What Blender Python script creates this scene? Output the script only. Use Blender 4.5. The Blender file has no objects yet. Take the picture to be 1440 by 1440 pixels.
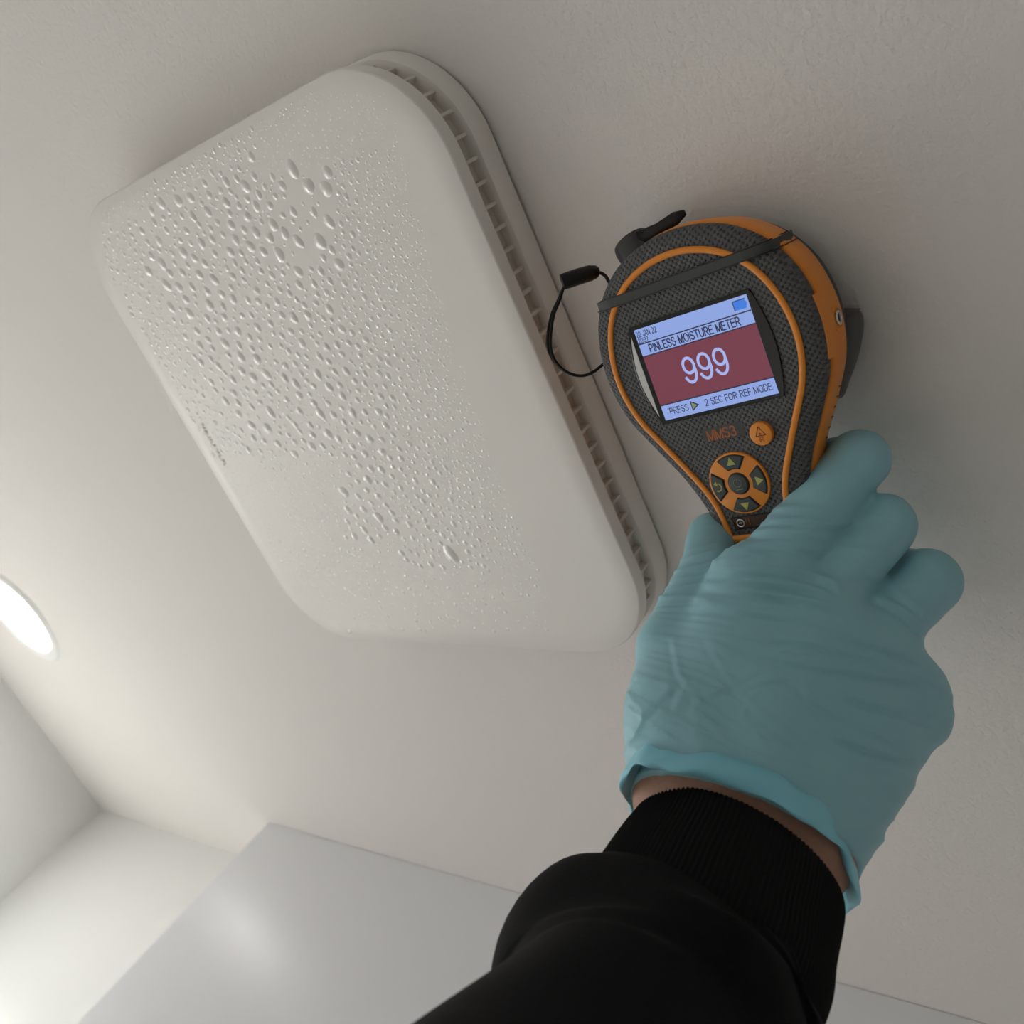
import bpy, bmesh, math, random
import numpy as np
from mathutils import Matrix, Vector

# ------------------------------------------------------------------ camera, world, lights, exposure
FPX = 1400.907                       # focal length in pixels of the 1440 px frame
RW = np.array([[0.73724840, -0.04984666, -0.67378046],
               [0.39682858, 0.83907317, 0.37213344],
               [0.54680150, -0.54173013, 0.63838593]])   # camera (right, down, forward) -> world
CEIL = 2.40
HC = 0.350                           # the phone is this far under the ceiling
CAM = np.array([0.0, 0.0, CEIL - HC])
S = HC / 0.365
scene = bpy.context.scene
COL = scene.collection
cam_d = bpy.data.cameras.new('camera'); cam = bpy.data.objects.new('camera', cam_d); COL.objects.link(cam)
cam_d.sensor_width = 36.0; cam_d.sensor_fit = 'HORIZONTAL'; cam_d.lens = FPX / 1440 * 36
cam_d.clip_start = 0.01; cam_d.clip_end = 50
mw = Matrix.Identity(4)
for r in range(3):
    mw[r][0] = RW[r, 0]; mw[r][1] = -RW[r, 1]; mw[r][2] = -RW[r, 2]; mw[r][3] = CAM[r]
cam.matrix_world = mw
cam_d.dof.use_dof = True; cam_d.dof.focus_distance = 0.385; cam_d.dof.aperture_fstop = 15.0
scene.camera = cam
w = bpy.data.worlds.new('world'); scene.world = w; w.use_nodes = True
w.node_tree.nodes['Background'].inputs[0].default_value = (0.9, 0.95, 1.0, 1)
w.node_tree.nodes['Background'].inputs[1].default_value = 0.0
LAMP = 12.0                          # radiance of the downlight lens
BEAM = 52.0                          # watts of each downlight's downward beam
vs = scene.view_settings
vs.view_transform = 'Standard'; vs.look = 'None'; vs.gamma = 1.0; vs.use_curve_mapping = False
vs.exposure = 1.33
scene.cycles.use_denoising = True
scene.cycles.max_bounces = 12; scene.cycles.diffuse_bounces = 8; scene.cycles.glossy_bounces = 4
scene.cycles.transmission_bounces = 6; scene.cycles.sample_clamp_indirect = 4.0
scene.cycles.caustics_reflective = False

rng = np.random.default_rng(5)
random.seed(5)

# ------------------------------------------------------------------ helpers
def at(px, py, z):                   # a point seen at a pixel, at camera depth z (metres) -> world
    return RW @ np.array([(px - 720) * z / FPX, (py - 720) * z / FPX, z]) + CAM
def camv(px, py, z):
    return np.array([(px - 720) * z / FPX, (py - 720) * z / FPX, z])
def on_plane(px, py, h):             # where the pixel's ray meets the level plane h above the camera
    d = RW @ np.array([px - 720, py - 720, FPX]); return CAM + d * (h / d[2])

def lin(c):
    return tuple(((x / 255) / 12.92 if x / 255 <= 0.04045 else ((x / 255 + 0.055) / 1.055) ** 2.4) for x in c)
def mat(name, color, rough=0.5, spec=0.5, metal=0.0, emit=None, estr=0.0, trans=0.0, ior=1.45, coat=0.0, sss=0.0, sheen=0.0):
    m = bpy.data.materials.new(name); m.use_nodes = True
    b = m.node_tree.nodes['Principled BSDF']
    b.inputs['Base Color'].default_value = (*color, 1); b.inputs['Roughness'].default_value = rough
    b.inputs['Specular IOR Level'].default_value = spec; b.inputs['Metallic'].default_value = metal
    b.inputs['Transmission Weight'].default_value = trans; b.inputs['IOR'].default_value = ior
    b.inputs['Coat Weight'].default_value = coat
    b.inputs['Sheen Weight'].default_value = sheen
    if sss: b.inputs['Subsurface Weight'].default_value = sss; b.inputs['Subsurface Radius'].default_value = (0.004, 0.004, 0.004); b.inputs['Subsurface Scale'].default_value = 1.0
    if emit: b.inputs['Emission Color'].default_value = (*emit, 1); b.inputs['Emission Strength'].default_value = estr
    return m
def bump_noise(m, scale, strength, dist=0.001, detail=4.0, color_var=0.0):
    nt = m.node_tree; b = nt.nodes['Principled BSDF']
    tc = nt.nodes.new('ShaderNodeTexCoord'); n = nt.nodes.new('ShaderNodeTexNoise')
    n.inputs['Scale'].default_value = scale; n.inputs['Detail'].default_value = detail
    nt.links.new(tc.outputs['Object'], n.inputs['Vector'])
    bp = nt.nodes.new('ShaderNodeBump'); bp.inputs['Strength'].default_value = strength; bp.inputs['Distance'].default_value = dist
    nt.links.new(n.outputs['Fac'], bp.inputs['Height']); nt.links.new(bp.outputs['Normal'], b.inputs['Normal'])
    if color_var:
        c = b.inputs['Base Color'].default_value[:3]
        mx = nt.nodes.new('ShaderNodeMix'); mx.data_type = 'RGBA'
        mx.inputs[6].default_value = (*[x * (1 - color_var) for x in c], 1); mx.inputs[7].default_value = (*[min(1, x * (1 + color_var)) for x in c], 1)
        nt.links.new(n.outputs['Fac'], mx.inputs[0]); nt.links.new(mx.outputs[2], b.inputs['Base Color'])
    return m

def mesh_obj(name, verts, faces, material, parent=None, smooth=True, sharp=None):
    me = bpy.data.meshes.new(name)
    me.from_pydata([tuple(map(float, v)) for v in verts], [], [tuple(int(i) for i in f) for f in faces]); me.update()
    if smooth:
        me.polygons.foreach_set('use_smooth', [True] * len(me.polygons))
        if sharp is not None: me.set_sharp_from_angle(angle=math.radians(sharp))
    if material: me.materials.append(material)
    o = bpy.data.objects.new(name, me); COL.objects.link(o)
    if parent: o.parent = parent
    return o
def bm_obj(name, bm, material, parent=None, smooth=False, sharp=35):
    me = bpy.data.meshes.new(name); bmesh.ops.recalc_face_normals(bm, faces=bm.faces); bm.to_mesh(me); bm.free()
    if smooth:
        me.polygons.foreach_set('use_smooth', [True] * len(me.polygons)); me.set_sharp_from_angle(angle=math.radians(sharp))
    if material: me.materials.append(material)
    o = bpy.data.objects.new(name, me); COL.objects.link(o)
    if parent: o.parent = parent
    return o
def box_bm(x0, x1, y0, y1, z0, z1, bevel=0.0, seg=2):
    bm = bmesh.new(); bmesh.ops.create_cube(bm, size=1)
    for v in bm.verts: v.co = Vector(((x0 + x1) / 2 + v.co.x * (x1 - x0), (y0 + y1) / 2 + v.co.y * (y1 - y0), (z0 + z1) / 2 + v.co.z * (z1 - z0)))
    if bevel: bmesh.ops.bevel(bm, geom=bm.edges[:], offset=bevel, segments=seg, profile=0.5, affect='EDGES')
    return bm
def loft(rings, cap0=True, cap1=True, closed=True):
    n = len(rings[0]); V = [p for r in rings for p in r]; F = []
    for i in range(len(rings) - 1):
        for j in range(n if closed else n - 1):
            k = (j + 1) % n; F.append((i * n + j, i * n + k, (i + 1) * n + k, (i + 1) * n + j))
    if cap0: F.append(tuple(range(n))[::-1])
    if cap1: F.append(tuple(range((len(rings) - 1) * n, len(rings) * n)))
    return V, F
def catmull(P, n, closed=False):
    P = np.array(P, float); out = []; m = len(P)
    for i in range(m if closed else m - 1):
        if closed: a, b, c, d = P[(i - 1) % m], P[i], P[(i + 1) % m], P[(i + 2) % m]
        else: a, b, c, d = P[max(i - 1, 0)], P[i], P[i + 1], P[min(i + 2, m - 1)]
        for k in range(n):
            t = k / n
            out.append(0.5 * ((2 * b) + (-a + c) * t + (2 * a - 5 * b + 4 * c - d) * t * t + (-a + 3 * b - 3 * c + d) * t ** 3))
    if not closed: out.append(P[-1])
    return np.array(out)
def tube(path, rad, nseg=8, closed=False, flat=None, updir=None):
    path = np.array(path, float); n = len(path); rings = []
    rad = np.broadcast_to(np.array(rad, float), (n,))
    T = np.zeros_like(path)
    for i in range(n):
        if closed: T[i] = path[(i + 1) % n] - path[i - 1]
        else: T[i] = path[min(i + 1, n - 1)] - path[max(i - 1, 0)]
        T[i] /= np.linalg.norm(T[i]) + 1e-12
    u = np.array(updir if updir is not None else (0.31, 0.2, 0.93), float)
    for i in range(n):
        if updir is not None: u = np.array(updir, float)
        u = u - T[i] * (u @ T[i]); u /= np.linalg.norm(u) + 1e-12; v = np.cross(T[i], u)
        fl = 1.0 if flat is None else flat
        rings.append([path[i] + rad[i] * (math.cos(a) * v + fl * math.sin(a) * u) for a in np.linspace(0, 2 * math.pi, nseg, endpoint=False)])
    if closed: rings.append(rings[0]); return loft(rings, False, False)
    return loft(rings)
def empty(name, M=None):
    o = bpy.data.objects.new(name, None); COL.objects.link(o); o.empty_display_size = 0.05
    if M is not None: o.matrix_world = M
    return o
def tag(o, label, cat, group=None, kind=None):
    o['label'] = label; o['category'] = cat
    if group: o['group'] = group
    if kind: o['kind'] = kind
    return o
def struct(o, label, cat): return tag(o, label, cat, kind='structure')

def vnoise(x, y, seed=0):            # smooth 2-D value noise, -1..1
    r = np.random.default_rng(seed); tab = r.uniform(-1, 1, (64, 64))
    xi = np.floor(x).astype(int); yi = np.floor(y).astype(int); fx = x - xi; fy = y - yi
    fx = fx * fx * (3 - 2 * fx); fy = fy * fy * (3 - 2 * fy)
    g = lambda a, b: tab[a % 64, b % 64]
    return (g(xi, yi) * (1 - fx) + g(xi + 1, yi) * fx) * (1 - fy) + (g(xi, yi + 1) * (1 - fx) + g(xi + 1, yi + 1) * fx) * fy

# ------------------------------------------------------------------ materials of the room
M_ceil = bump_noise(mat('ceiling_paint', lin((226, 222, 218)), 0.85, 0.3), 340, 0.42, 0.0018, 4)
M_wall = bump_noise(mat('wall_paint', lin((232, 233, 231)), 0.7, 0.3), 220, 0.12, 0.001, 4)
M_floor = bump_noise(mat('floor_vinyl', lin((206, 203, 199)), 0.45, 0.4), 30, 0.1, 0.001, 4, 0.06)
M_satin = bump_noise(mat('satin_white', lin((224, 225, 228)), 0.30, 0.5), 9, 0.06, 0.004, 3)
M_plastic = mat('white_plastic', lin((229, 225, 220)), 0.38, 0.45)
M_plastic_in = mat('cream_plastic', lin((216, 210, 202)), 0.5, 0.4)
M_trimw = mat('lamp_white', lin((232, 232, 230)), 0.4)

# ------------------------------------------------------------------ room shell
WL, WB = -1.4452 * S, 0.6687 * S
WR, WF = 2.6, -2.2
def plate(name, x0, x1, y0, y1, z0, z1, m, label, cat):
    return struct(bm_obj(name, box_bm(x0, x1, y0, y1, z0, z1), m), label, cat)
LX, LY = -1.2200 * S, 0.3085 * S; LR, TR = 0.0500 * S, 0.0680 * S
# ceiling slab with a round hole for the downlight
bm = bmesh.new()
n = 64
inner = [bm.verts.new((LX + (TR - 0.006) * math.cos(2 * math.pi * i / n), LY + (TR - 0.006) * math.sin(2 * math.pi * i / n), CEIL)) for i in range(n)]
def sqpt(a, h):
    c, s = math.cos(a), math.sin(a); k = h / max(abs(c), abs(s)); return LX + k * c, LY + k * s
outer = [bm.verts.new((*sqpt(2 * math.pi * i / n, 0.1), CEIL)) for i in range(n)]
for i in range(n): bm.faces.new((inner[i], inner[(i + 1) % n], outer[(i + 1) % n], outer[i]))
def rect(x0, x1, y0, y1):
    bm.faces.new([bm.verts.new(p) for p in ((x0, y0, CEIL), (x1, y0, CEIL), (x1, y1, CEIL), (x0, y1, CEIL))])
X0, X1, Y0, Y1 = LX - 0.1, LX + 0.1, LY - 0.1, LY + 0.1
rect(WL - 0.1, X0, WF - 0.1, WB + 0.1); rect(X1, WR + 0.1, WF - 0.1, WB + 0.1); rect(X0, X1, WF - 0.1, Y0); rect(X0, X1, Y1, WB + 0.1)
ret = bmesh.ops.extrude_face_region(bm, geom=bm.faces[:])
for v in [g for g in ret['geom'] if isinstance(g, bmesh.types.BMVert)]: v.co.z += 0.12
bmesh.ops.remove_doubles(bm, verts=bm.verts[:], dist=1e-5)
struct(bm_obj('ceiling', bm, M_ceil), 'matte off-white painted ceiling with fine roller texture', 'ceiling')
plate('floor', WL - 0.1, WR + 0.1, WF - 0.1, WB + 0.1, -0.1, 0, M_floor, 'pale grey vinyl floor below the camera', 'floor')
plate('wall_left', WL - 0.1, WL, WF - 0.1, WB + 0.1, 0, CEIL, M_wall, 'white wall beside the glowing ceiling downlight', 'wall')
plate('wall_back', WL, WR, WB, WB + 0.1, 0, CEIL, M_wall, 'white back wall meeting the left wall in the corner', 'wall')
plate('wall_right', WR, WR + 0.1, WF - 0.1, WB + 0.1, 0, CEIL, M_wall, 'white wall out of view on the right', 'wall')
plate('wall_front', WL, WR, WF - 0.1, WF, 0, CEIL, M_wall, 'white wall out of view behind the photographer', 'wall')

# tall satin cupboard standing against the back wall, up to the ceiling
cup = empty('tall_cupboard', Matrix.Translation((0, 0, 0)))
CX, CY = -0.9458 * S, 0.583 * S
bm_obj('cupboard_body', box_bm(CX, WR - 0.01, CY + 0.02, WB - 0.002, 0.002, CEIL - 0.0002, 0.0008), M_satin, cup)
bm_obj('cupboard_door', box_bm(CX, WR - 0.01, CY, CY + 0.0195, 0.06, CEIL - 0.0002, 0.0008), M_satin, cup)
bm_obj('plinth', box_bm(CX + 0.01, WR - 0.02, CY + 0.004, CY + 0.019, 0.002, 0.058, 0.001), M_satin, cup)
tag(cup, 'tall flush satin-white cupboard front with a soft lamp reflection, below the ceiling', 'cupboard')

# ------------------------------------------------------------------ recessed downlight
dl = empty('recessed_downlight', Matrix.Translation((LX, LY, CEIL)))
def beam(parent):
    ld = bpy.data.lights.new('beam', 'SPOT'); ld.energy = BEAM; ld.spot_size = math.radians(115); ld.spot_blend = 1.0; ld.shadow_soft_size = 0.05; ld.color = (1.0, 0.985, 0.965)
    lo_ = bpy.data.objects.new('beam', ld); COL.objects.link(lo_); lo_.parent = parent; lo_.location = (0, 0, -0.006); return lo_
beam(dl)
def lathe(prof, n=64):
    rings = [[(r * math.cos(2 * math.pi * i / n), r * math.sin(2 * math.pi * i / n), z) for i in range(n)] for r, z in prof]
    return loft(rings, False, False)
V, F = lathe([(LR, 0.012), (LR + 0.001, -0.001), (LR + 0.004, -0.003), (TR - 0.004, -0.003), (TR, 0.0005), (TR - 0.004, 0.001)])
mesh_obj('trim_ring', V, F, M_trimw, dl, True, 40)
V, F = lathe([(LR, 0.012), (LR - 0.001, 0.02), (LR, 0.06), (0.0005, 0.06)])
mesh_obj('lamp_housing', V, F, M_trimw, dl)
M_lens = mat('lamp_glow', (1, 1, 1), 0.5, emit=(1.0, 0.985, 0.965), estr=LAMP)
rings = [[(r * math.cos(2 * math.pi * i / 48), r * math.sin(2 * math.pi * i / 48), z) for i in range(48)] for r, z in ((LR - 0.0012, 0.008), (LR * 0.95, 0.0045), (LR * 0.6, 0.003), (LR * 0.05, 0.0025))]
V, F = loft(rings, False, True); mesh_obj('glowing_lens', V, F, M_lens, dl)
tag(dl, 'glowing round recessed ceiling downlight with white trim ring', 'downlight')
for X_, Y_, lb in ((LX, -1.25, 'added unseen downlight by the left wall, there to brighten the room'),):
    added_dl = empty('recessed_downlight', Matrix.Translation((X_, Y_, CEIL)))  # extra lamp added out of view to raise the room's brightness
    for ch in list(dl.children):
        if ch.type == 'MESH' and ch.name.startswith('lamp_housing'): continue
        c_ = ch.copy(); COL.objects.link(c_); c_.parent = added_dl
    tag(added_dl, lb, 'downlight')

# ------------------------------------------------------------------ extractor fan cover on the ceiling
FX0, FX1, FY0, FY1 = -0.5985 * S, -0.2915 * S, -0.031 * S, 0.2865 * S
FCX, FCY, HWX, HWY = (FX0 + FX1) / 2, (FY0 + FY1) / 2, (FX1 - FX0) / 2, (FY1 - FY0) / 2
FRAD = 0.051 * S
def rrect(inset, rad=FRAD, nc=14):
    hx, hy, r = HWX - inset, HWY - inset, max(rad - inset, 0.004); P = []
    for cx, cy, a0 in ((hx - r, hy - r, 0), (-hx + r, hy - r, 90), (-hx + r, -hy + r, 180), (hx - r, -hy + r, 270)):
        for k in range(nc + 1):
            a = math.radians(a0 + 90 * k / nc); P.append((cx + r * math.cos(a), cy + r * math.sin(a)))
    return P
ZF = -(0.365 - 0.332) * S            # the face, below the ceiling
fan = empty('extractor_fan', Matrix.Translation((FCX, FCY, CEIL)))
def stack(name, levels, m, cap0=True, cap1=True, sharp=40):
    rings = [[(x, y, z) for x, y in rrect(i)] for i, z in levels]
    V, F = loft(rings, cap0, cap1); return mesh_obj(name, V, F, m, fan, True, sharp)
zp = ZF + 0.0078
panel = stack('front_panel', [(0.004, zp), (0.0006, zp), (0.0002, zp - 0.0004), (0.0, ZF + 0.0012), (0.0003, ZF + 0.0004), (0.0010, ZF), (0.012, ZF - 0.0001)], M_plastic)
zr = ZF + 0.0185
stack('ribbed_collar', [(0.0082, zp - 0.001), (0.0078, zp + 0.001), (0.0070, zr + 0.002)], M_plastic_in)
stack('base_ring', [(0.012, zr + 0.0008), (0.0032, zr), (0.0010, zr + 0.0006), (0.0002, zr + 0.002), (0.0, -0.0022), (0.0012, -0.0016)], M_plastic)
stack('shadow_gap', [(0.0030, -0.0024), (0.0026, -0.0001)], mat('gap_shade', lin((120, 112, 104)), 0.8))  # dark strip painting the shadow gap between base ring and ceiling
# a rib every 9.5 mm around the collar
base = np.array(rrect(0.007, nc=40)); base = np.vstack([base, base[:1]])
seg = np.hypot(*(np.diff(base, axis=0)).T); cum = np.concatenate([[0], np.cumsum(seg)]); nr = int(round(cum[-1] / (0.0102 * S)))
rib_me = None
for k in range(nr):
    s = cum[-1] * (k + 0.5) / nr; i = min(np.searchsorted(cum, s, 'right') - 1, len(seg) - 1); t = (s - cum[i]) / max(seg[i], 1e-9)
    p = base[i] * (1 - t) + base[i + 1] * t; d = base[i + 1] - base[i]; ang = math.atan2(d[1], d[0])
    if rib_me is None:
        o = bm_obj('rib', box_bm(-0.0008, 0.0008, -0.0030, 0.0040, zp - 0.0008, zr + 0.0012, 0.0002, 1), M_plastic_in, fan); rib_me = o.data
    else:
        o = bpy.data.objects.new('rib', rib_me); COL.objects.link(o); o.parent = fan
    # outward normal of a counter-clockwise loop is to the right of travel; the rib's +y points inward
    o.location = (p[0], p[1], 0); o.rotation_euler = (0, 0, ang)
    o.scale = (1, -1, 1)
# faint maker's mark near the left edge of the face
M_mark = mat('grey_print', lin((150, 138, 124)), 0.6)
bm = bmesh.new()
lx, ly0, ly1 = -0.5785 * S - FCX, 0.112 * S - FCY, 0.144 * S - FCY
yy = ly0
random.seed(3)
while yy < ly1:
    wd = random.uniform(0.0012, 0.0026); hh = 0.0034
    strokes = [(0, wd * 0.25, -hh / 2, hh / 2)] + random.choice([[(0, wd, -hh / 2, -hh / 2 + 0.0007)], [(wd * .7, wd, -hh / 2, hh / 2)], [(0, wd, hh / 2 - 0.0007, hh / 2), (0, wd, -0.0003, 0.0004)]])
    for a, b, c, d in strokes:
        vv = [bm.verts.new((lx + q[0], yy + q[1], ZF - 0.00025)) for q in ((c, a), (d, a), (d, b), (c, b))]; bm.faces.new(vv)
    yy += wd + 0.0008
ret = bmesh.ops.extrude_face_region(bm, geom=bm.faces[:])
for v in [g for g in ret['geom'] if isinstance(g, bmesh.types.BMVert)]: v.co.z += 0.0003
bm_obj('maker_mark', bm, M_mark, fan)['label'] = 'tiny faded grey print near the edge'
tag(fan, 'square white ceiling extractor fan cover with rounded corners, wet with condensation', 'extractor fan')

# ------------------------------------------------------------------ condensation on the fan face
M_water = bpy.data.materials.new('water'); M_water.use_nodes = True
nt = M_water.node_tree; pb_ = nt.nodes['Principled BSDF']; out_ = nt.nodes['Material Output']
pb_.inputs['Base Color'].default_value = (*lin((236, 233, 229)), 1); pb_.inputs['Roughness'].default_value = 0.17; pb_.inputs['IOR'].default_value = 1.33; pb_.inputs['Transmission Weight'].default_value = 0.1
tr_ = nt.nodes.new('ShaderNodeBsdfTransparent'); tr_.inputs[0].default_value = (0.985, 0.99, 0.985, 1)
mx_ = nt.nodes.new('ShaderNodeMixShader'); mx_.inputs[0].default_value = 1.0
nt.links.new(tr_.outputs[0], mx_.inputs[1]); nt.links.new(pb_.outputs[0], mx_.inputs[2]); nt.links.new(mx_.outputs[0], out_.inputs['Surface'])
HF = HC + ZF                          # camera to face, upwards
ZFACE = CEIL + ZF
BND = [(135, 545), (170, 556), (240, 572), (330, 596), (400, 612), (470, 640), (560, 664), (640, 690), (700, 716), (760, 742), (830, 770), (880, 778)]
def rb(y): return np.interp(y, [b[0] for b in BND], [b[1] for b in BND])
def left_edge(y): return np.interp(y, [300, 376, 687, 820, 890], [135, 140, 320, 400, 480])
def top_edge(x): return 266 - (x - 169) * 0.567
def drop_radius(x, y):                # typical droplet radius in pixels; 0 = bare
    r = rb(y); l = left_edge(y)
    if x > r or x < l + 6 or y < top_edge(x) + 16 or y > 888: return 0
    u = (r - x)
    big = 2.0 + 5.0 * min(1, u / 190)
    if x > 360 and y < 225 - (x - 470) * 0.25: return 2.1 if random.random() < 0.8 else 0
    if x < 470 and y < 440 and x > 175: big = 7.2
    if x - l < 60: big *= 0.55
    if y < top_edge(x) + 48: big *= 0.5
    if y > 640 and x < 480: big *= 0.42
    if y > 760: big = 3.0 if random.random() < 0.55 else 1.8
    # a wiped patch around the largest drops
    if (x - 430) ** 2 / 45 ** 2 + (y - 300) ** 2 / 75 ** 2 < 1: return 9.0 if random.random() < 0.25 else (1.2 if random.random() < 0.2 else 0)
    if 560 < y < 800 and x > 560: big = 2.4 + 2.6 * min(1, u / 110)
    if y > 840 and random.random() < 0.5: return 0
    return big
cells = {}; drops = []
def try_drop(x, y, r):
    cx, cy = int(x // 24), int(y // 24)
    for a in range(cx - 1, cx + 2):
        for b in range(cy - 1, cy + 2):
            for (X, Y, Rr) in cells.get((a, b), ()):
                if (X - x) ** 2 + (Y - y) ** 2 < ((Rr + r) * 1.06) ** 2: return
    cells.setdefault((cx, cy), []).append((x, y, r)); drops.append((x, y, r))
random.seed(11)
for x, y, r in [(411, 238, 11), (434, 262, 11.5), (463, 312, 9.5), (450, 340, 11), (345, 262, 9), (318, 256, 7.5), (250, 282, 9), (268, 278, 8), (318, 285, 8), (360, 290, 8), (384, 316, 9), (400, 328, 9), (393, 358, 10), (477, 372, 9.5), (634, 780, 12)]: try_drop(x, y, r)
for t in range(60000):
    x, y = random.uniform(120, 785), random.uniform(130, 892); r = drop_radius(x, y)
    if r <= 0: continue
    r *= random.choice((0.75, 0.85, 0.95, 1.0, 1.1, 1.2)) * (1.0 if t < 16000 else 0.6 if t < 34000 else 0.42)
    try_drop(x, y, max(r, 1.1))
drops.sort(key=lambda d: -d[2])
def cap_mesh(nseg, nring, squash, wob, seed):
    r = random.Random(seed); ph = [r.uniform(0, 6.28) for _ in range(3)]; V = []; F = []
    hgt = 0.30
    for i in range(nring):
        q = math.cos(math.pi / 2 * i / nring); zz = -hgt * (1 - q * q)
        for j in range(nseg):
            a = 2 * math.pi * j / nseg; k = 1 + wob * (0.5 * math.sin(2 * a + ph[0]) + 0.35 * math.sin(3 * a + ph[1]))
            V.append((q * k * math.cos(a) * (1 + squash), q * k * math.sin(a) * (1 - squash), zz))
    V.append((0, 0, -hgt)); top = len(V) - 1
    for i in range(nring - 1):
        for j in range(nseg): F.append((i * nseg + j, (i + 1) * nseg + j, (i + 1) * nseg + (j + 1) % nseg, i * nseg + (j + 1) % nseg))
    for j in range(nseg): F.append(((nring - 1) * nseg + j, top, (nring - 1) * nseg + (j + 1) % nseg))
    b0 = len(V)                        # flat foot, buried 0.2 in the surface
    for j in range(nseg): x, y, z = V[j]; V.append((x * .98, y * .98, 0.12))
    for j in range(nseg): F.append((j, (j + 1) % nseg, b0 + (j + 1) % nseg, b0 + j))
    F.append(tuple(b0 + j for j in range(nseg)))
    return V, [f[::-1] for f in F]
var = []
for q in range(6):
    V, F = cap_mesh(20, 6, random.uniform(-0.05, 0.05), 0.12, q)
    me = bpy.data.meshes.new('water_droplet'); me.from_pydata(V, [], F); me.update()
    me.polygons.foreach_set('use_smooth', [True] * len(me.polygons)); me.set_sharp_from_angle(angle=math.radians(50)); me.materials.append(M_water); var.append(me)
def px_scale(x, y):
    P = on_plane(x, y, HF); d = RW.T @ (P - CAM); return P, d[2] / FPX * 1.12
NBIG = 300
NAMED = {(411, 238): 'upper of the two large droplets in the bare patch near the top edge', (434, 262): 'lower of the two large droplets in the bare patch near the top edge', (463, 312): 'large droplet on the right rim of the bare patch',
         (450, 340): 'large round droplet just below the bare patch', (345, 262): 'droplet right of a close pair under the top edge', (250, 282): 'left one of a close pair of droplets near the upper left corner',
         (268, 278): 'right one of a close pair of droplets near the upper left corner', (634, 780): 'lone oversized oval droplet low on the fan cover'}
def zone(x, y):
    c = 'left' if x - left_edge(y) < 110 else 'right' if rb(y) - x < 90 else 'central'
    v = 'top edge' if y < 300 else 'upper part' if y < 400 else 'middle' if y < 520 else 'lower middle' if y < 650 else 'lower part' if y < 780 else 'bottom edge'
    return c + ' ' + v
for k, (x, y, r) in enumerate(drops[:NBIG]):
    P, sc = px_scale(x, y)
    o = bpy.data.objects.new('water_droplet', var[k % 6]); COL.objects.link(o)
    o.location = (P[0], P[1], ZFACE); rr = r * sc
    st = random.uniform(0.95, 1.2) if r > 8 else 1.0
    o.scale = (rr, rr * st, rr); o.rotation_euler = (0, 0, random.uniform(-0.5, 0.5) + (math.pi if k % 2 else 0))
    big = 'large' if r > 7.6 else 'medium' if r > 6 else 'small'
    lb = NAMED.get((x, y), big + ' clear water droplet at the ' + zone(x, y) + ' of the white fan cover')
    tag(o, lb, 'droplet', 'water droplets on the fan cover')
small = [cap_mesh(10, 3, 0, 0.1, 40 + q) for q in range(4)]; tiny = cap_mesh(7, 2, 0, 0.0, 50)
Vs, Fs = [], []
for k, (x, y, r) in enumerate(drops[NBIG:]):
    P, sc = px_scale(x, y); V, F = small[k % 4] if r > 2.0 else tiny
    a = random.uniform(0, 6.28); ca, sa = math.cos(a), math.sin(a); rr = r * sc; b = len(Vs)
    Vs += [(P[0] + rr * (ca * v[0] - sa * v[1]), P[1] + rr * (sa * v[0] + ca * v[1]), ZFACE + rr * v[2]) for v in V]
    Fs += [tuple(b + i for i in f) for f in F]
cond = mesh_obj('condensation', Vs, Fs, M_water, None, True, 50)
tag(cond, 'fine condensation of tiny droplets spread over the white fan cover', 'condensation', kind='stuff')
print('DROPS', len(drops))

# ------------------------------------------------------------------ moisture meter
RM = np.array([[0.70918336, -0.36237846, -0.60476509], [-0.13434009, -0.91153454, 0.3886612], [-0.69210671, -0.19438786, -0.69512708]])
U_, _, Vt_ = np.linalg.svd(RM); RM = U_ @ Vt_
TM = np.array([0.07080437, -0.05578207, 0.36601113])
R3 = RW @ RM; L3 = RW @ TM + CAM
MM = Matrix.Identity(4)
for r in range(3):
    for c in range(3): MM[r][c] = R3[r, c]
    MM[r][3] = L3[r]
meter = empty('moisture_meter', MM)
tag(meter, 'dark grey handheld moisture meter with orange trim and a lit screen reading 999', 'moisture meter')
mm = 0.001
def cam_to_meter(p): return (np.array(p) - TM) @ RM       # camera coords (m) -> meter coords (m)
def px_m(px, py, zloc):              # a pixel on the meter-local plane z = zloc (metres)
    d = np.array([px - 720, py - 720, FPX]); n = RM[:, 2]; s = ((TM + n * zloc) @ n) / (d @ n); return (d * s - TM) @ RM

def dot_material(name, color, pitch, strength, rough=0.62):
    m = mat(name, color, rough, 0.35); nt = m.node_tree; b = nt.nodes['Principled BSDF']
    tc = nt.nodes.new('ShaderNodeTexCoord'); sp = nt.nodes.new('ShaderNodeSeparateXYZ'); nt.links.new(tc.outputs['Object'], sp.inputs[0])
    def mth(op, a, bb=None, c=None):
        nd = nt.nodes.new('ShaderNodeMath'); nd.operation = op
        for i, q in enumerate((a, bb)):
            if q is None: continue
            if isinstance(q, (int, float)): nd.inputs[i].default_value = q
            else: nt.links.new(q, nd.inputs[i])
        return nd.outputs[0]
    k = 2 * math.pi / pitch
    sx = mth('SINE', mth('MULTIPLY', sp.outputs[0], k)); sy = mth('SINE', mth('MULTIPLY', sp.outputs[1], k))
    h = mth('MULTIPLY', sx, sy)
    h = mth('MAXIMUM', h, 0.0)
    bp = nt.nodes.new('ShaderNodeBump'); bp.inputs['Strength'].default_value = strength; bp.inputs['Distance'].default_value = 0.0010
    nt.links.new(h, bp.inputs['Height']); nt.links.new(bp.outputs['Normal'], b.inputs['Normal'])
    return m
M_rub = dot_material('dimpled_grey_rubber', lin((88, 89, 90)), 0.0023, 1.0)
M_rub2 = mat('smooth_grey_rubber', lin((70, 71, 72)), 0.55, 0.35)
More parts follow.
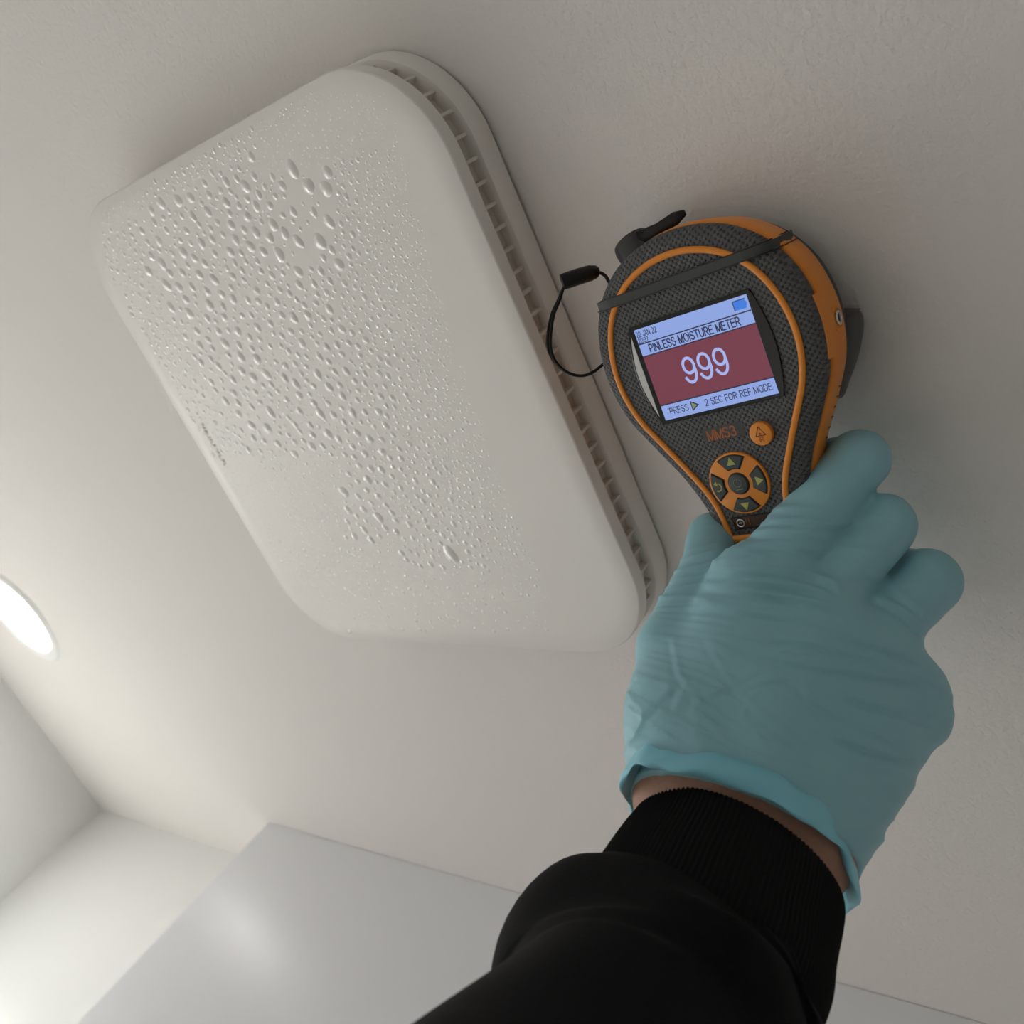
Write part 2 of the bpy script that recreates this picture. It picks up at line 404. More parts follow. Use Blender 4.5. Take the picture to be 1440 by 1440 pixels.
M_org = mat('orange_plastic', lin((226, 138, 44)), 0.42, 0.45)
M_blk = mat('black_gloss', (0.006, 0.006, 0.007), 0.12, 0.5)
M_blkm = mat('black_matte', (0.010, 0.010, 0.011), 0.55, 0.4)
M_metal = mat('bare_metal', (0.7, 0.68, 0.62), 0.25, metal=1.0)
M_btn = mat('dark_button', lin((62, 70, 70)), 0.5, 0.4)
M_icon = mat('yellow_green_print', lin((170, 172, 92)), 0.6)

XC = -1.2
half = [(0, 48.5), (13, 46.9), (25.5, 42), (36, 33.3), (43, 22), (46.2, 9), (46.2, -4), (42.8, -17), (35.2, -31), (27.2, -45), (21.8, -59), (19.6, -72), (18.8, -90), (18.6, -112), (17, -126), (11, -134), (0, -136)]
ctrl = half + [(-x, y) for x, y in half[-2:0:-1]]
OUT = catmull(ctrl, 8, True)          # clockwise from the top
dx = np.roll(OUT, -1, 0) - np.roll(OUT, 1, 0); dx /= np.linalg.norm(dx, axis=1)[:, None]
NRM = np.stack([dx[:, 1], -dx[:, 0]], 1)     # inward? fixed below
if (NRM[0] @ np.array([0, 1.0])) < 0: NRM = -NRM   # outward
def zk(y): return float(np.interp(y, [-82, -34], [0.60, 1.0]))   # the handle is slimmer than the head
def ring(inset, z, zfun=None):
    P = OUT - NRM * inset
    return [((p[0] + XC) * mm, p[1] * mm, z * zk(p[1]) * mm) for p in P]
def lev(name, levels, m, c0=True, c1=True, sharp=45):
    V, F = loft([ring(i, z) for i, z in levels], c0, c1); return mesh_obj(name, V, F, m, meter, True, sharp)
FACE = [(17, 0.15), (9, 0.0), (6, -0.25), (3.5, -1.0), (1.6, -2.2), (0.5, -3.8), (0.3, -5.5), (0.4, -7.0), (1.0, -8.4), (2.6, -8.9), (5, -9.0)]
lev('front_shell', FACE, M_rub)
SIDE = [(3.0, -8.0), (0.5, -8.3), (-0.1, -9.0), (-0.2, -12), (0.3, -18), (1.2, -24), (2.2, -26), (4.5, -26.4)]
lev('side_band', SIDE, M_org)
lev('back_shell', [(5.0, -25.4), (2.6, -26.0), (3.0, -30.0), (5.5, -36.0), (9.0, -39.0), (12, -39.8)], M_rub2)
def face_z(d): return np.interp(d, [0.3, 0.5, 1.6, 3.5, 6, 9, 17], [-5.5, -3.8, -2.2, -1.0, -0.25, 0, 0.15])
def odist(x, y): return np.min(np.hypot(OUT[:, 0] + XC - x, OUT[:, 1] - y))

# orange trim line on the face
th = [(0, 40.4), (11, 39), (21.5, 34.5), (30, 27), (35.6, 17), (38.3, 6), (38.2, -5), (35, -16.5), (29, -27.5), (22.8, -38.5), (17.4, -49), (14.6, -58), (13.2, -70)]
tr = [(-x, y) for x, y in th[::-1]] + th[1:]
P = catmull(tr, 8); V, F = tube([((x + XC) * mm, y * mm, 0.15 * mm) for x, y in P], 1.25 * mm, 10, False, 0.62, (0, 0, 1))
mesh_obj('trim_line', V, F, M_org, meter)
V, F = tube([((x + XC) * mm, y * mm, z * mm) for x, y, z in [(-20.6, -68.6, -4), (-19, -69.6, -1.2), (-16.5, -70.4, 0.1), (-12, -70.8, 0.3), (0, -71.2, 0.3), (12, -70.8, 0.3), (16.5, -70.4, 0.1), (19, -69.6, -1.2), (20.6, -68.6, -4)]], 1.5 * mm, 10, False, 0.7, (0, 0.2, 1))
mesh_obj('trim_bar', V, F, M_org, meter)

# elastic band around the head
def band(y, wid, name, m, lift, parent):
    rings = []; fx = np.linspace(0, 60, 1200)
    ins_ = np.array([odist(XC + q, y) for q in fx]); kmin = int(np.argmin(ins_)); L = fx[kmin]; sgn = np.where(np.arange(1200) > kmin, -1, 1); ins_ = ins_ * sgn
    def xi(i): return float(np.interp(-i, -ins_[:1], fx[:1])) if i > ins_[0] else float(np.interp(-i, -ins_, fx))
    side = [(xi(0.5), -3.8), (xi(0.3), -5.5), (xi(0.0), -7.6), (xi(-0.1), -9), (xi(-0.2), -12), (xi(0.3), -18), (xi(1.2), -24), (xi(2.0), -26.0), (xi(2.8), -28)]
    path = [(-a, b) for a, b in side[::-1]]
    for x in np.linspace(-xi(0.9), xi(0.9), 60): path.append((x, float(face_z(odist(x + XC, y)))))
    path += side
    path = np.array(path); T = np.gradient(path, axis=0); T /= np.linalg.norm(T, axis=1)[:, None]; N = np.stack([-T[:, 1], T[:, 0]], 1)
    for p, nn in zip(path, N):
        q = p + nn * (lift * 0.6 + 0.75 * min(1, max(0, (p[1] + 5.0) / 4))); b = p - nn * 0.3
        # hug the trim line where it is crossed
        rings.append([((q[0] + XC) * mm, (y - wid / 2) * mm, q[1] * mm), ((q[0] + XC) * mm, (y + wid / 2) * mm, q[1] * mm), ((b[0] + XC) * mm, (y + wid / 2) * mm, b[1] * mm), ((b[0] + XC) * mm, (y - wid / 2) * mm, b[1] * mm)])
    V, F = loft(rings); return mesh_obj(name, V, F, m, parent, True, 30)
M_band = mat('grey_elastic', lin((66, 67, 66)), 0.6, 0.4)
bd = band(31.0, 3.2, 'elastic_band', M_band, 0.55, meter)
band(32.75, 0.4, 'band_edge', M_blkm, 0.62, bd); band(29.25, 0.4, 'band_edge', M_blkm, 0.62, bd)

# screen window
def plane_poly(name, pts, z0, z1, m, parent, bevel=0):
    bm = bmesh.new(); vs_ = [bm.verts.new((x * mm, y * mm, z0 * mm)) for x, y in pts]; f = bm.faces.new(vs_)
    ret = bmesh.ops.extrude_face_region(bm, geom=[f])
    for v in [g for g in ret['geom'] if isinstance(g, bmesh.types.BMVert)]: v.co.z = z1 * mm
    if bevel: bmesh.ops.bevel(bm, geom=[e for e in bm.edges if all(v.co.z > (max(z0, z1) - 1e-3) * mm for v in e.verts)], offset=bevel * mm, segments=2, profile=0.5, affect='EDGES')
    return bm_obj(name, bm, m, parent)
bow = lambda s, x, b: [(s * (x + b * math.sin(math.pi * k / 16)), 19.9 - 39.8 * k / 16) for k in range(17)]
W_ = bow(1, 26.0, 3.4) + [(x, y) for x, y in bow(-1, 26.6, 3.8)[::-1]]
bez = plane_poly('screen_bezel', W_[::-1], -0.5, 0.75, M_blk, meter, 0.25)
def rectp(x0, x1, y0, y1): return [(x0, y0), (x1, y0), (x1, y1), (x0, y1)]
# pale grey strip painting the reflection on the left of the window
plane_poly('lens_reflection', [(-26.6 - 3.0 * math.sin(math.pi * k / 12), 16.5 - 33.0 * k / 12) for k in range(13)][::-1], 0.7, 0.95, mat('reflection_grey', (0.62, 0.62, 0.6), 0.35), bez, 0.0)
def emis(name, c, s): return mat(name, (0.02, 0.02, 0.03), 0.25, 0.5, emit=lin(c), estr=s)
SB = 0.33
M_sb = emis('screen_blue', (150, 175, 240), SB); M_sr = emis('screen_red', (140, 62, 82), SB * 0.72); M_st = emis('screen_dark', (30, 34, 60), SB * 0.7)
M_s9 = emis('screen_digits', (170, 186, 246), SB * 1.05); M_bat = emis('screen_battery', (60, 130, 235), SB); M_tri = emis('screen_olive', (150, 160, 130), SB * 0.8)
sw, sh = 24.5, 18.375
scr = plane_poly('screen', rectp(-sw, sw, -sh, sh), 0.7, 0.82, M_sb, meter)
plane_poly('red_panel', rectp(-sw, sw, -12.2, 7.6), 0.80, 0.86, M_sr, scr)
for y in (12.6, 7.75, -12.3): plane_poly('divider_line', rectp(-sw, sw, y - 0.22, y + 0.22), 0.80, 0.90, M_st, scr)
plane_poly('battery_icon', rectp(18.6, 23.2, 13.8, 17.0), 0.80, 0.87, M_bat, scr)
plane_poly('battery_icon', rectp(23.2, 23.7, 14.6, 16.2), 0.80, 0.87, M_bat, scr)
for a in (rectp(18.3, 23.4, 17.0, 17.3), rectp(18.3, 18.6, 13.8, 17.0)): plane_poly('battery_outline', a, 0.80, 0.88, M_st, scr)
def arc(cx, cy, rx, ry, a0, a1, n=10): return [(cx + rx * math.cos(math.radians(a0 + (a1 - a0) * k / n)), cy + ry * math.sin(math.radians(a0 + (a1 - a0) * k / n))) for k in range(n + 1)]
GLY = {'P': (.6, [[(0, 0), (0, 1), (.34, 1)] + arc(.34, .74, .26, .26, 90, -90) + [(0, .48)]]), 'I': (.0, [[(0, 0), (0, 1)]]), 'N': (.64, [[(0, 0), (0, 1), (.64, 0), (.64, 1)]]),
 'L': (.5, [[(0, 1), (0, 0), (.5, 0)]]), 'E': (.56, [[(.56, 1), (0, 1), (0, 0), (.56, 0)], [(0, .53), (.5, .53)]]), 'F': (.5, [[(.54, 1), (0, 1), (0, 0)], [(0, .5), (.46, .5)]]),
 'S': (.6, [arc(.3, .745, .28, .255, 20, 215) + arc(.3, .265, .30, .265, 60, -160)]), 'M': (.76, [[(0, 0), (0, 1), (.38, 0), (.76, 1), (.76, 0)]]),
 'O': (.74, [arc(.37, .5, .37, .5, 90, 450, 22)]), 'U': (.64, [[(0, 1), (0, .32)] + arc(.32, .32, .32, .32, 180, 360) + [(.64, 1)]]), 'R': (.62, [[(0, 0), (0, 1), (.36, 1)] + arc(.36, .75, .25, .25, 90, -90) + [(0, .5)], [(.3, .5), (.62, 0)]]),
 'T': (.6, [[(0, 1), (.6, 1)], [(.3, 1), (.3, 0)]]), 'C': (.68, [arc(.37, .5, .37, .5, 48, 312, 18)]), 'D': (.66, [[(0, 0), (0, 1), (.28, 1)] + arc(.28, .5, .38, .5, 90, -90, 14) + [(0, 0)]]),
 'J': (.44, [[(.44, 1), (.44, .26)] + arc(.22, .24, .22, .24, 0, -180)]), 'A': (.68, [[(0, 0), (.34, 1), (.68, 0)], [(.12, .35), (.56, .35)]]),
 '0': (.56, [arc(.28, .5, .28, .5, 90, 450, 20)]), '2': (.56, [arc(.28, .72, .27, .28, 170, -30) + [(0, 0), (.56, 0)]]), '3': (.56, [arc(.27, .75, .25, .25, 160, -80) + arc(.27, .27, .29, .27, 85, -165)]),
 '7': (.54, [[(0, 1), (.54, 1), (.2, 0)]]), '9': (.56, [arc(.28, .69, .27, .31, -20, 340, 20)[::-1] + arc(.24, .44, .31, .44, 25, -150, 12)[1:]]), ':': (.06, [[(.03, .08), (.03, .16)], [(.03, .56), (.03, .64)]]), ' ': (.22, []), '*': (.5, [[(.25, .2), (.25, .8)], [(0, .35), (.5, .65)], [(0, .65), (.5, .35)]])}
def text(body, cx, cy, size, z, m, parent, name, wscale=1.0, align='CENTER', bold=0.13, width=None):
    cap = size * 0.72; x = 0.0; Vt, Ft = [], []; hw = bold / 2
    for ch in body:
        wd, strokes = GLY[ch]
        parts = []
        for st in strokes:                # break the stroke at sharp corners
            cur = [st[0]]
            for i in range(1, len(st)):
                cur.append(st[i])
                if i < len(st) - 1:
                    a_ = np.subtract(st[i], st[i - 1]); b_ = np.subtract(st[i + 1], st[i])
                    if a_ @ b_ < 0.75 * np.linalg.norm(a_) * np.linalg.norm(b_): parts.append(cur); cur = [st[i]]
            parts.append(cur)
        for st in parts:
            P_ = np.array(st, float) * [wscale, 1.0]; P_[:, 0] += x; P_ = P_ * cap
            D_ = np.diff(P_, axis=0); L_ = np.linalg.norm(D_, axis=1)[:, None] + 1e-9; D_ = D_ / L_; hb = hw * cap
            P_[0] -= D_[0] * hb * 0.8; P_[-1] += D_[-1] * hb * 0.8; n_ = len(P_); b0 = len(Vt)
            for i in range(n_):
                d0 = D_[max(i - 1, 0)]; d1 = D_[min(i, n_ - 2)]; t_ = d0 + d1; t_ = t_ / (np.linalg.norm(t_) + 1e-9); nn = np.array([-t_[1], t_[0]]); k_ = hb / max(0.8, abs(nn @ np.array([-d1[1], d1[0]])))
                Vt += [(*(P_[i] + nn * k_), 0), (*(P_[i] - nn * k_), 0)]
            for i in range(n_ - 1): Ft.append((b0 + 2 * i, b0 + 2 * i + 1, b0 + 2 * i + 3, b0 + 2 * i + 2))
        x += wd * wscale + 0.22 * (0.6 + 0.4 * wscale)
    Vt = np.array(Vt); w_ = Vt[:, 0].max()
    if width: Vt[:, 0] *= width / w_; w_ = width
    Vt[:, 0] -= w_ / 2 if align == 'CENTER' else 0; Vt[:, 1] -= cap / 2
    o = mesh_obj(name, (Vt + [cx, cy, z]) * mm, Ft, m, parent, False); return o
text('22 JAN 22', -24.0, 16.4, 2.9, 0.88, M_st, scr, 'date_text', 0.95, 'LEFT', 0.15, 9.2)
text('20:37', -24.0, 13.9, 2.7, 0.88, M_st, scr, 'time_text', 0.95, 'LEFT', 0.15, 4.6)
text('PINLESS MOISTURE METER', -0.6, 10.15, 4.1, 0.88, M_st, scr, 'title_text', 0.83, bold=0.16, width=39.5)
text('999', 0.2, -1.9, 13.0, 0.90, M_s9, scr, 'reading_digits', 0.92, bold=0.12, width=18.6)
text('PRESS', -17.0, -15.3, 3.4, 0.88, M_st, scr, 'hint_text', 0.85, width=8.4)
text('2 SEC FOR REF MODE', 8.8, -15.3, 3.4, 0.88, M_st, scr, 'hint_text', 0.85, width=28.0)
plane_poly('play_icon_outline', [(-11.4, -17.3), (-11.4, -13.2), (-7.9, -15.3)], 0.80, 0.87, M_st, scr)
plane_poly('play_icon', [(-11.0, -16.6), (-11.0, -13.9), (-8.8, -15.3)], 0.80, 0.89, M_tri, scr)

# printed model name, round button, key pad, badge
plane_poly('name_plate', rectp(-11.5, 6.5, -30.6, -25.4), 0.0, 0.22, M_rub2, meter)
text('MMS3', -3.2, -28.2, 5.2, 0.27, mat('orange_print', lin((176, 100, 52)), 0.6), meter, 'model_text', 0.95, bold=0.15)
def disc(r, z0, z1, bev, n=40):
    rings = [[(q * math.cos(2 * math.pi * i / n) * mm, q * math.sin(2 * math.pi * i / n) * mm, z * mm) for i in range(n)] for q, z in ((r, z0), (r, z1 - bev), (r - bev * 0.3, z1 - bev * 0.3), (r - bev, z1))]
    return loft(rings)
V, F = disc(4.5, -0.2, 2.0, 0.5); ob = mesh_obj('orange_button', V, F, M_org, meter, True, 40); ob.location = (13.0 * mm, -31.3 * mm, 0)
M_eng = mat('engraved_dark', lin((120, 66, 26)), 0.7)
tri = [(-2.0, -0.6), (2.0, -0.6), (0, 3.0)]
for a, b in ((0, 1), (1, 2), (2, 0)):
    V, F = tube([(tri[a][0] * mm, tri[a][1] * mm, 2.0 * mm), (tri[b][0] * mm, tri[b][1] * mm, 2.0 * mm)], 0.16 * mm, 6); mesh_obj('warning_triangle', V, F, M_eng, ob)
text('*', 0, 0.1, 2.6, 2.03, M_eng, ob, 'laser_icon'); text('IR', 0, -2.0, 2.6, 2.03, M_eng, ob, 'ir_icon')
DX, DY = -2.8, -48.5
pad = empty('keypad'); pad.parent = meter; pad.location = (DX * mm, DY * mm, 0)
V, F = disc(12.5, -0.3, 1.1, 0.5, 72)
kp = mesh_obj('keypad_plate', V, F, M_org, meter, True, 40); kp.location = (DX * mm, DY * mm, 0)
bpy.data.objects.remove(pad)
def sector(a0, a1, r0, r1, n=14, rc=0.9):
    P = [(r1 * math.cos(a), r1 * math.sin(a)) for a in np.linspace(a0 + 0.06, a1 - 0.06, n)]
    Q = [(r0 * math.cos(a), r0 * math.sin(a)) for a in np.linspace(a1 - 0.16, a0 + 0.16, n)]
    return P + Q
def icon_poly(name, pts, z, m, parent): return plane_poly(name, pts, z - 0.05, z + 0.03, m, parent)
for k, nm in enumerate(('up', 'left', 'down', 'right')):
    ac = math.radians(90 + 90 * k)
    plane_poly('key_gap', sector(ac - 0.60, ac + 0.60, 5.9, 11.7), 0.9, 1.16, M_blkm, kp)
    b = plane_poly('key_button', sector(ac - 0.55, ac + 0.55, 6.3, 11.35), 0.9, 1.75, M_btn, kp, 0.3)
    cx, cy = 8.8 * math.cos(ac), 8.8 * math.sin(ac)
    if nm == 'left':
        V, F = tube([((cx + 1.5 * math.cos(a)) * mm, (cy + 1.5 * math.sin(a)) * mm, 1.72 * mm) for a in np.linspace(-2.2, 1.5, 14)], 0.36 * mm, 6, False, 0.3, (0, 0, 1))
        mesh_obj('back_arrow_icon', V, F, M_icon, b)
        icon_poly('arrow_tip', [(cx - 0.1, cy + 0.5), (cx - 0.1, cy + 2.6), (cx - 1.6, cy + 1.5)], 1.76, M_icon, b)
    else:
        ra = {'up': 90, 'down': 270, 'right': 0}[nm]
        icon_poly('arrow_icon', [(cx + 2.1 * math.cos(math.radians(ra + q)), cy + 2.1 * math.sin(math.radians(ra + q))) for q in (0, 120, 240)], 1.76, M_icon, b)
V, F = disc(4.5, 0.9, 1.15, 0.1); mesh_obj('key_gap', V, F, M_blkm, kp)
V, F = disc(4.0, 0.9, 1.9, 0.5); pb = mesh_obj('power_button', V, F, M_btn, kp, True, 40)
M_pow = mat('pale_print', lin((140, 144, 112)), 0.6)
V, F = tube([(1.55 * math.cos(a) * mm, (0.5 + 1.55 * math.sin(a)) * mm, 1.9 * mm) for a in np.linspace(math.radians(105), math.radians(435), 24)], 0.15 * mm, 6); mesh_obj('power_icon', V, F, M_pow, pb)
V, F = tube([(0, 0.6 * mm, 1.9 * mm), (0, 2.3 * mm, 1.9 * mm)], 0.15 * mm, 6); mesh_obj('power_icon', V, F, M_pow, pb)
V, F = tube([(x * mm, y * mm, 1.9 * mm) for x, y in ((-1.4, -2.2), (1.4, -2.2), (1.4, -1.6))], 0.15 * mm, 6); mesh_obj('enter_icon', V, F, M_pow, pb)
plane_poly('badge_recess', rectp(-11.5, 8.5, -67.2, -61.8), 0.0, 0.2, M_blkm, meter)
M_bad = mat('copper_print', lin((150, 92, 52)), 0.4, metal=0.4)
bg = plane_poly('badge', rectp(-10.9, 7.9, -66.6, -62.4), 0.1, 0.32, mat('badge_brown', lin((70, 46, 32)), 0.35), meter)
V, F = tube([((-8.2 + 1.5 * math.cos(a)) * mm, (-64.5 + 1.5 * math.sin(a)) * mm, 0.36 * mm) for a in np.linspace(0, 2 * math.pi, 20, endpoint=False)], 0.3 * mm, 6, True); mesh_obj('badge_emblem', V, F, M_metal, bg)
V, F = tube([(-8.9 * mm, -64.5 * mm, 0.36 * mm), (-7.5 * mm, -64.5 * mm, 0.36 * mm)], 0.3 * mm, 6); mesh_obj('badge_emblem', V, F, M_metal, bg)
for x in (-5.4, -4.2): V, F = tube([(x * mm, -66.0 * mm, 0.36 * mm), (x * mm, -63.0 * mm, 0.36 * mm)], 0.28 * mm, 6); mesh_obj('badge_stroke', V, F, M_bad, bg)

# right side: forward step of the band with the probe socket, grip slots
def side_pt(y, z, off=0.0):           # a point on the right-hand side surface (mm)
    j = [i for i in range(len(OUT)) if OUT[i, 0] > 0]
    k = min(j, key=lambda i: abs(OUT[i, 1] - y)); ins = float(np.interp(-z, [0, 4.8, 7, 9, 12, 18, 24, 26], [1.6, 0.3, 0.4, -0.1, -0.2, 0.3, 1.2, 2.2]))
    p = OUT[k] - NRM[k] * (ins - off); return np.array([p[0] + XC, p[1], z * zk(p[1])]), np.array([NRM[k, 0], NRM[k, 1], 0])
ringsS = []
for y in np.linspace(10, -12, 16):
    q = []
    for z, off in ((-4.6, -0.6), (-4.8, 0.45), (-8.0, 0.65), (-12, 0.3), (-12, -0.6)):
        p, _ = side_pt(y, z, off); q.append(tuple(p * mm))
    ringsS.append(q)
V, F = loft(ringsS); mesh_obj('socket_surround', V, F, M_org, meter, True, 40)
pj, nj = side_pt(-1.2, -16.0, 0.05)
def ring_on(p, nrm, prof, name, m, parent, n=32):
    nrm = nrm / np.linalg.norm(nrm); a = np.cross(nrm, [0, 0, 1.0]); a /= np.linalg.norm(a); b = np.cross(nrm, a)
    V, F = loft([[tuple((p + r * (math.cos(t) * a + math.sin(t) * b) + h * nrm) * mm) for t in np.linspace(0, 2 * math.pi, n, endpoint=False)] for r, h in prof], True, True)
    return mesh_obj(name, V, F, m, parent, True, 40)
ring_on(pj, nj, [(4.6, -0.6), (4.6, 0.25), (4.2, 0.5), (3.4, 0.5), (3.2, 0.1)], 'socket_collar', M_org, meter)
sk = ring_on(pj, nj, [(2.6, -0.6), (2.6, 0.9), (2.3, 1.1), (1.7, 1.1), (1.5, 0.3)], 'socket', M_metal, meter)
ring_on(pj, nj, [(1.5, 0.1), (1.5, 0.5), (1.3, 0.55)], 'socket_hole', M_blkm, sk)
for k in range(6):
    p, nn = side_pt(-25 - 3.7 * k, -20.0, -0.42); d = np.array([nn[1], -nn[0], 0])
    V, F = tube([tuple((p + np.array([0, 0, 3.0]) - d * 0.8) * mm), tuple(p * mm), tuple((p + np.array([0, 0, -3.0]) + d * 0.8) * mm)], [0.2 * mm, 0.65 * mm, 0.2 * mm], 6)
    mesh_obj('grip_slot', V, F, M_eng, meter)
# sensor pad on the back (presses on the ceiling), reaching out to the right
pr = [px_m(x, y, -0.0415)[:2] / mm for x, y in ((1194, 434), (1207, 437), (1213.5, 450), (1213, 470), (1206, 503), (1194, 536), (1182, 560))]
pad_pts = catmull([(-24, 6), (0, 9)] + [(p[0], p[1]) for p in pr] + [(18, -30), (0, -28), (-16, -22), (-25, -8)], 6, True); pcx, pcy = pad_pts.mean(0)
V, F = loft([[((pcx + (x - pcx) * k) * mm, (pcy + (y - pcy) * k) * mm, z * mm) for x, y in pad_pts] for k, z in ((0.8, -37.0), (0.97, -39.0), (1.0, -41.5), (0.98, -43.5), (0.88, -44.6))])
mesh_obj('sensor_pad', V, F, mat('grey_sensor', lin((92, 90, 88)), 0.45), meter)
# upper left: sensor housing with a hinged flap
def place(pxs, z): return [px_m(x, y, z) for x, y in pxs]
a = np.array([px_m(893, 357, -0.020), px_m(878, 335, -0.020)])
def hull_box(name, c0, c1, r0, r1, m, parent, n=20):
    V, F = tube([c0, c0 * .7 + c1 * .3, c0 * .1 + c1 * .9, c1], [r0, (r0 + r1) / 2, r1, r1 * 0.93], n); return mesh_obj(name, V, F, m, parent, True, 40)
M_hous = mat('dark_grey_plastic', lin((58, 59, 60)), 0.45, 0.4)
c0 = px_m(925, 395, -0.020); c1 = px_m(887, 339, -0.024)
hs = hull_box('sensor_housing', c0, c1, 8.5 * mm, 8.0 * mm, M_hous, meter)
fl = [px_m(x, y, z) for x, y, z in ((900, 335, -0.020), (925, 322, -0.022), (950, 307, -0.024), (963, 299, -0.024))]
V, F = tube(fl, [3.0 * mm, 2.2 * mm, 2.6 * mm, 1.2 * mm], 10, False, 0.55); mesh_obj('hinged_flap', V, F, M_blkm, hs)
# wrist cord with its clasp
zc = 0.402
cordM = mat('black_cord', (0.008, 0.008, 0.008), 0.55, 0.3)
def cpt(L, zs=zc): return [cam_to_meter(camv(*(p if len(p) == 3 else (*p, zs)))) for p in L]
P = catmull(cpt([(868, 405, .400), (857, 397, .402), (852, 389), (845, 384), (838, 384)]), 5); V, F = tube(P, 0.75 * mm, 8); cord = mesh_obj('wrist_cord', V, F, cordM, meter)
for off in (0, 1):
    L = [(800, 397), (793, 404), (787 - 2 * off, 422), (779 - 3 * off, 442), (775 - 4 * off, 465), (774 - 4 * off, 486), (779 - 2 * off, 505), (791 - off, 519), (806, 527), (822, 528), (836, 522), (846, 514), (858, 506)]
    P = catmull(cpt(L, zc + 0.001 * off), 5); V, F = tube(P, 0.62 * mm, 8); mesh_obj('cord_loop', V, F, cordM, cord)
P = cpt([(790, 397), (790.5, 396.8), (800, 393.5), (815, 388.5), (830, 384), (838, 382.5), (842, 382.5), (843.5, 382.5)]); V, F = tube(P, np.array([2.2, 3.25, 3.4, 3.4, 3.3, 2.7, 1.9, 0.8]) * mm, 14)
mesh_obj('cord_clasp', V, F, mat('black_clasp', (0.006, 0.006, 0.006), 0.35, 0.4), cord, True, 40)

# ------------------------------------------------------------------ gloved hand (signed distance -> surface nets)
def seg_d(P, a, b, ra, rb):
    a = np.asarray(a, np.float32); b = np.asarray(b, np.float32); ab = b - a; L = float(ab @ ab) + 1e-12
    t = np.clip(((P - a) @ ab) / L, 0, 1).astype(np.float32)
    return np.sqrt((((P - a) - t[..., None] * ab) ** 2).sum(-1)) - (ra + (rb - ra) * t)
def smin(a, b, k):
    h = np.clip(0.5 + 0.5 * (b - a) / k, 0, 1); return b + (a - b) * h - k * h * (1 - h)
CV = camv
W1, W2, WM = CV(988, 1108, .338), CV(1118, 1172, .333), CV(1040, 1135, .335)
FOR1, FOR2 = CV(940, 1300, .290), CV(1010, 1330, .290)
iM, mM, rM, pM = CV(1058, 832, .362), CV(1128, 874, .359), CV(1204, 922, .357), CV(1264, 968, .361)
def ml(x, y, z): return RM @ (np.array([x, y, z]) * mm) + TM
iP, mP, rP, pP = CV(1207, 648, .370), CV(1244, 737, .370), CV(1306, 816, .371), CV(1287, 968, .374)
iD, mD, rD, pD = ml(17, -58, -37), ml(20, -82, -37), ml(26, -107, -38), ml(14, -142, -33)
iT, mT, rT, pT = ml(-1, -60, -39), ml(2, -84, -38), ml(6, -108, -40), ml(-4, -138, -36)
tC, tM, tI, tT = CV(955, 1015, .347), CV(946, 912, .366), CV(998, 808, .386), CV(1004, 754, .400)
def hand_sdf(P, arm=False):
    k = 0.012
    d = seg_d(P, W1, iM, .0200, .0140)
    for a, b, ra, rb in ((W1, mM, .0190, .0140), (WM, mM, .020, .0138), (W2, rM, .0190, .0135), (W2, pM, .0195, .0128), (W1, W2, .0200, .0195), (WM, (mM + rM) / 2, .021, .0135),
                         (CV(1040, 1000, .352), CV(1180, 1020, .352), .021, .020)):
        d = smin(d, seg_d(P, a, b, ra, rb), k)
    # thumb mount and thumb
    d = smin(d, seg_d(P, W1, tC, .0195, .0165), k)
    d = smin(d, seg_d(P, tC, iM, .0150, .0120), k)
    t = smin(seg_d(P, tC, tM, .0165, .0125), seg_d(P, tM, tI, .0125, .0112), .004); t = smin(t, seg_d(P, tI, tT, .0108, .0098), .003)
    d = smin(d, t, .006)
    f = None
    for Mc, Pp, Dd, Tt, r in ((iM, iP, iD, iT, (.0136, .0108, .0092, .0080)), (mM, mP, mD, mT, (.0136, .0110, .0092, .0080)), (rM, rP, rD, rT, (.0132, .0112, .0092, .0080)), (pM, pP, pD, pT, (.0128, .0104, .0085, .0074))):
        q = seg_d(P, Mc, Pp, r[0], r[1]); q = smin(q, seg_d(P, Pp, Dd, r[1], r[2]), .003); q = smin(q, seg_d(P, Dd, Tt, r[2], r[3]), .002)
        f = q if f is None else smin(f, q, .0035)
    d = smin(d, f, .007)
    d = smin(d, seg_d(P, CV(1240, 930, .361), CV(1275, 1000, .362), .0120, .0135), .010)
    d = smin(d, seg_d(P, CV(1272, 1000, .361), CV(1170, 1135, .340), .0130, .0165), .010)
    if arm:
        for a, b, ra, rb in ((W1, CV(965, 1235, .322), .0185, .018), (W2, CV(1080, 1285, .317), .0165, .0165), (WM, CV(1020, 1255, .316), .0215, .022)): d = smin(d, seg_d(P, a, b, ra, rb), .012)
        d = smin(d, seg_d(P, CV(1020, 1255, .316), CV(975, 1350, .300), .0235, .0255), .012)
        d = smin(d, seg_d(P, CV(975, 1350, .300), CV(720, 1680, .215), .0255, .034), .012)
        d = smin(d, seg_d(P, CV(720, 1680, .215), np.array([-.014, .168, .150]), .034, .036), .012)
    return d
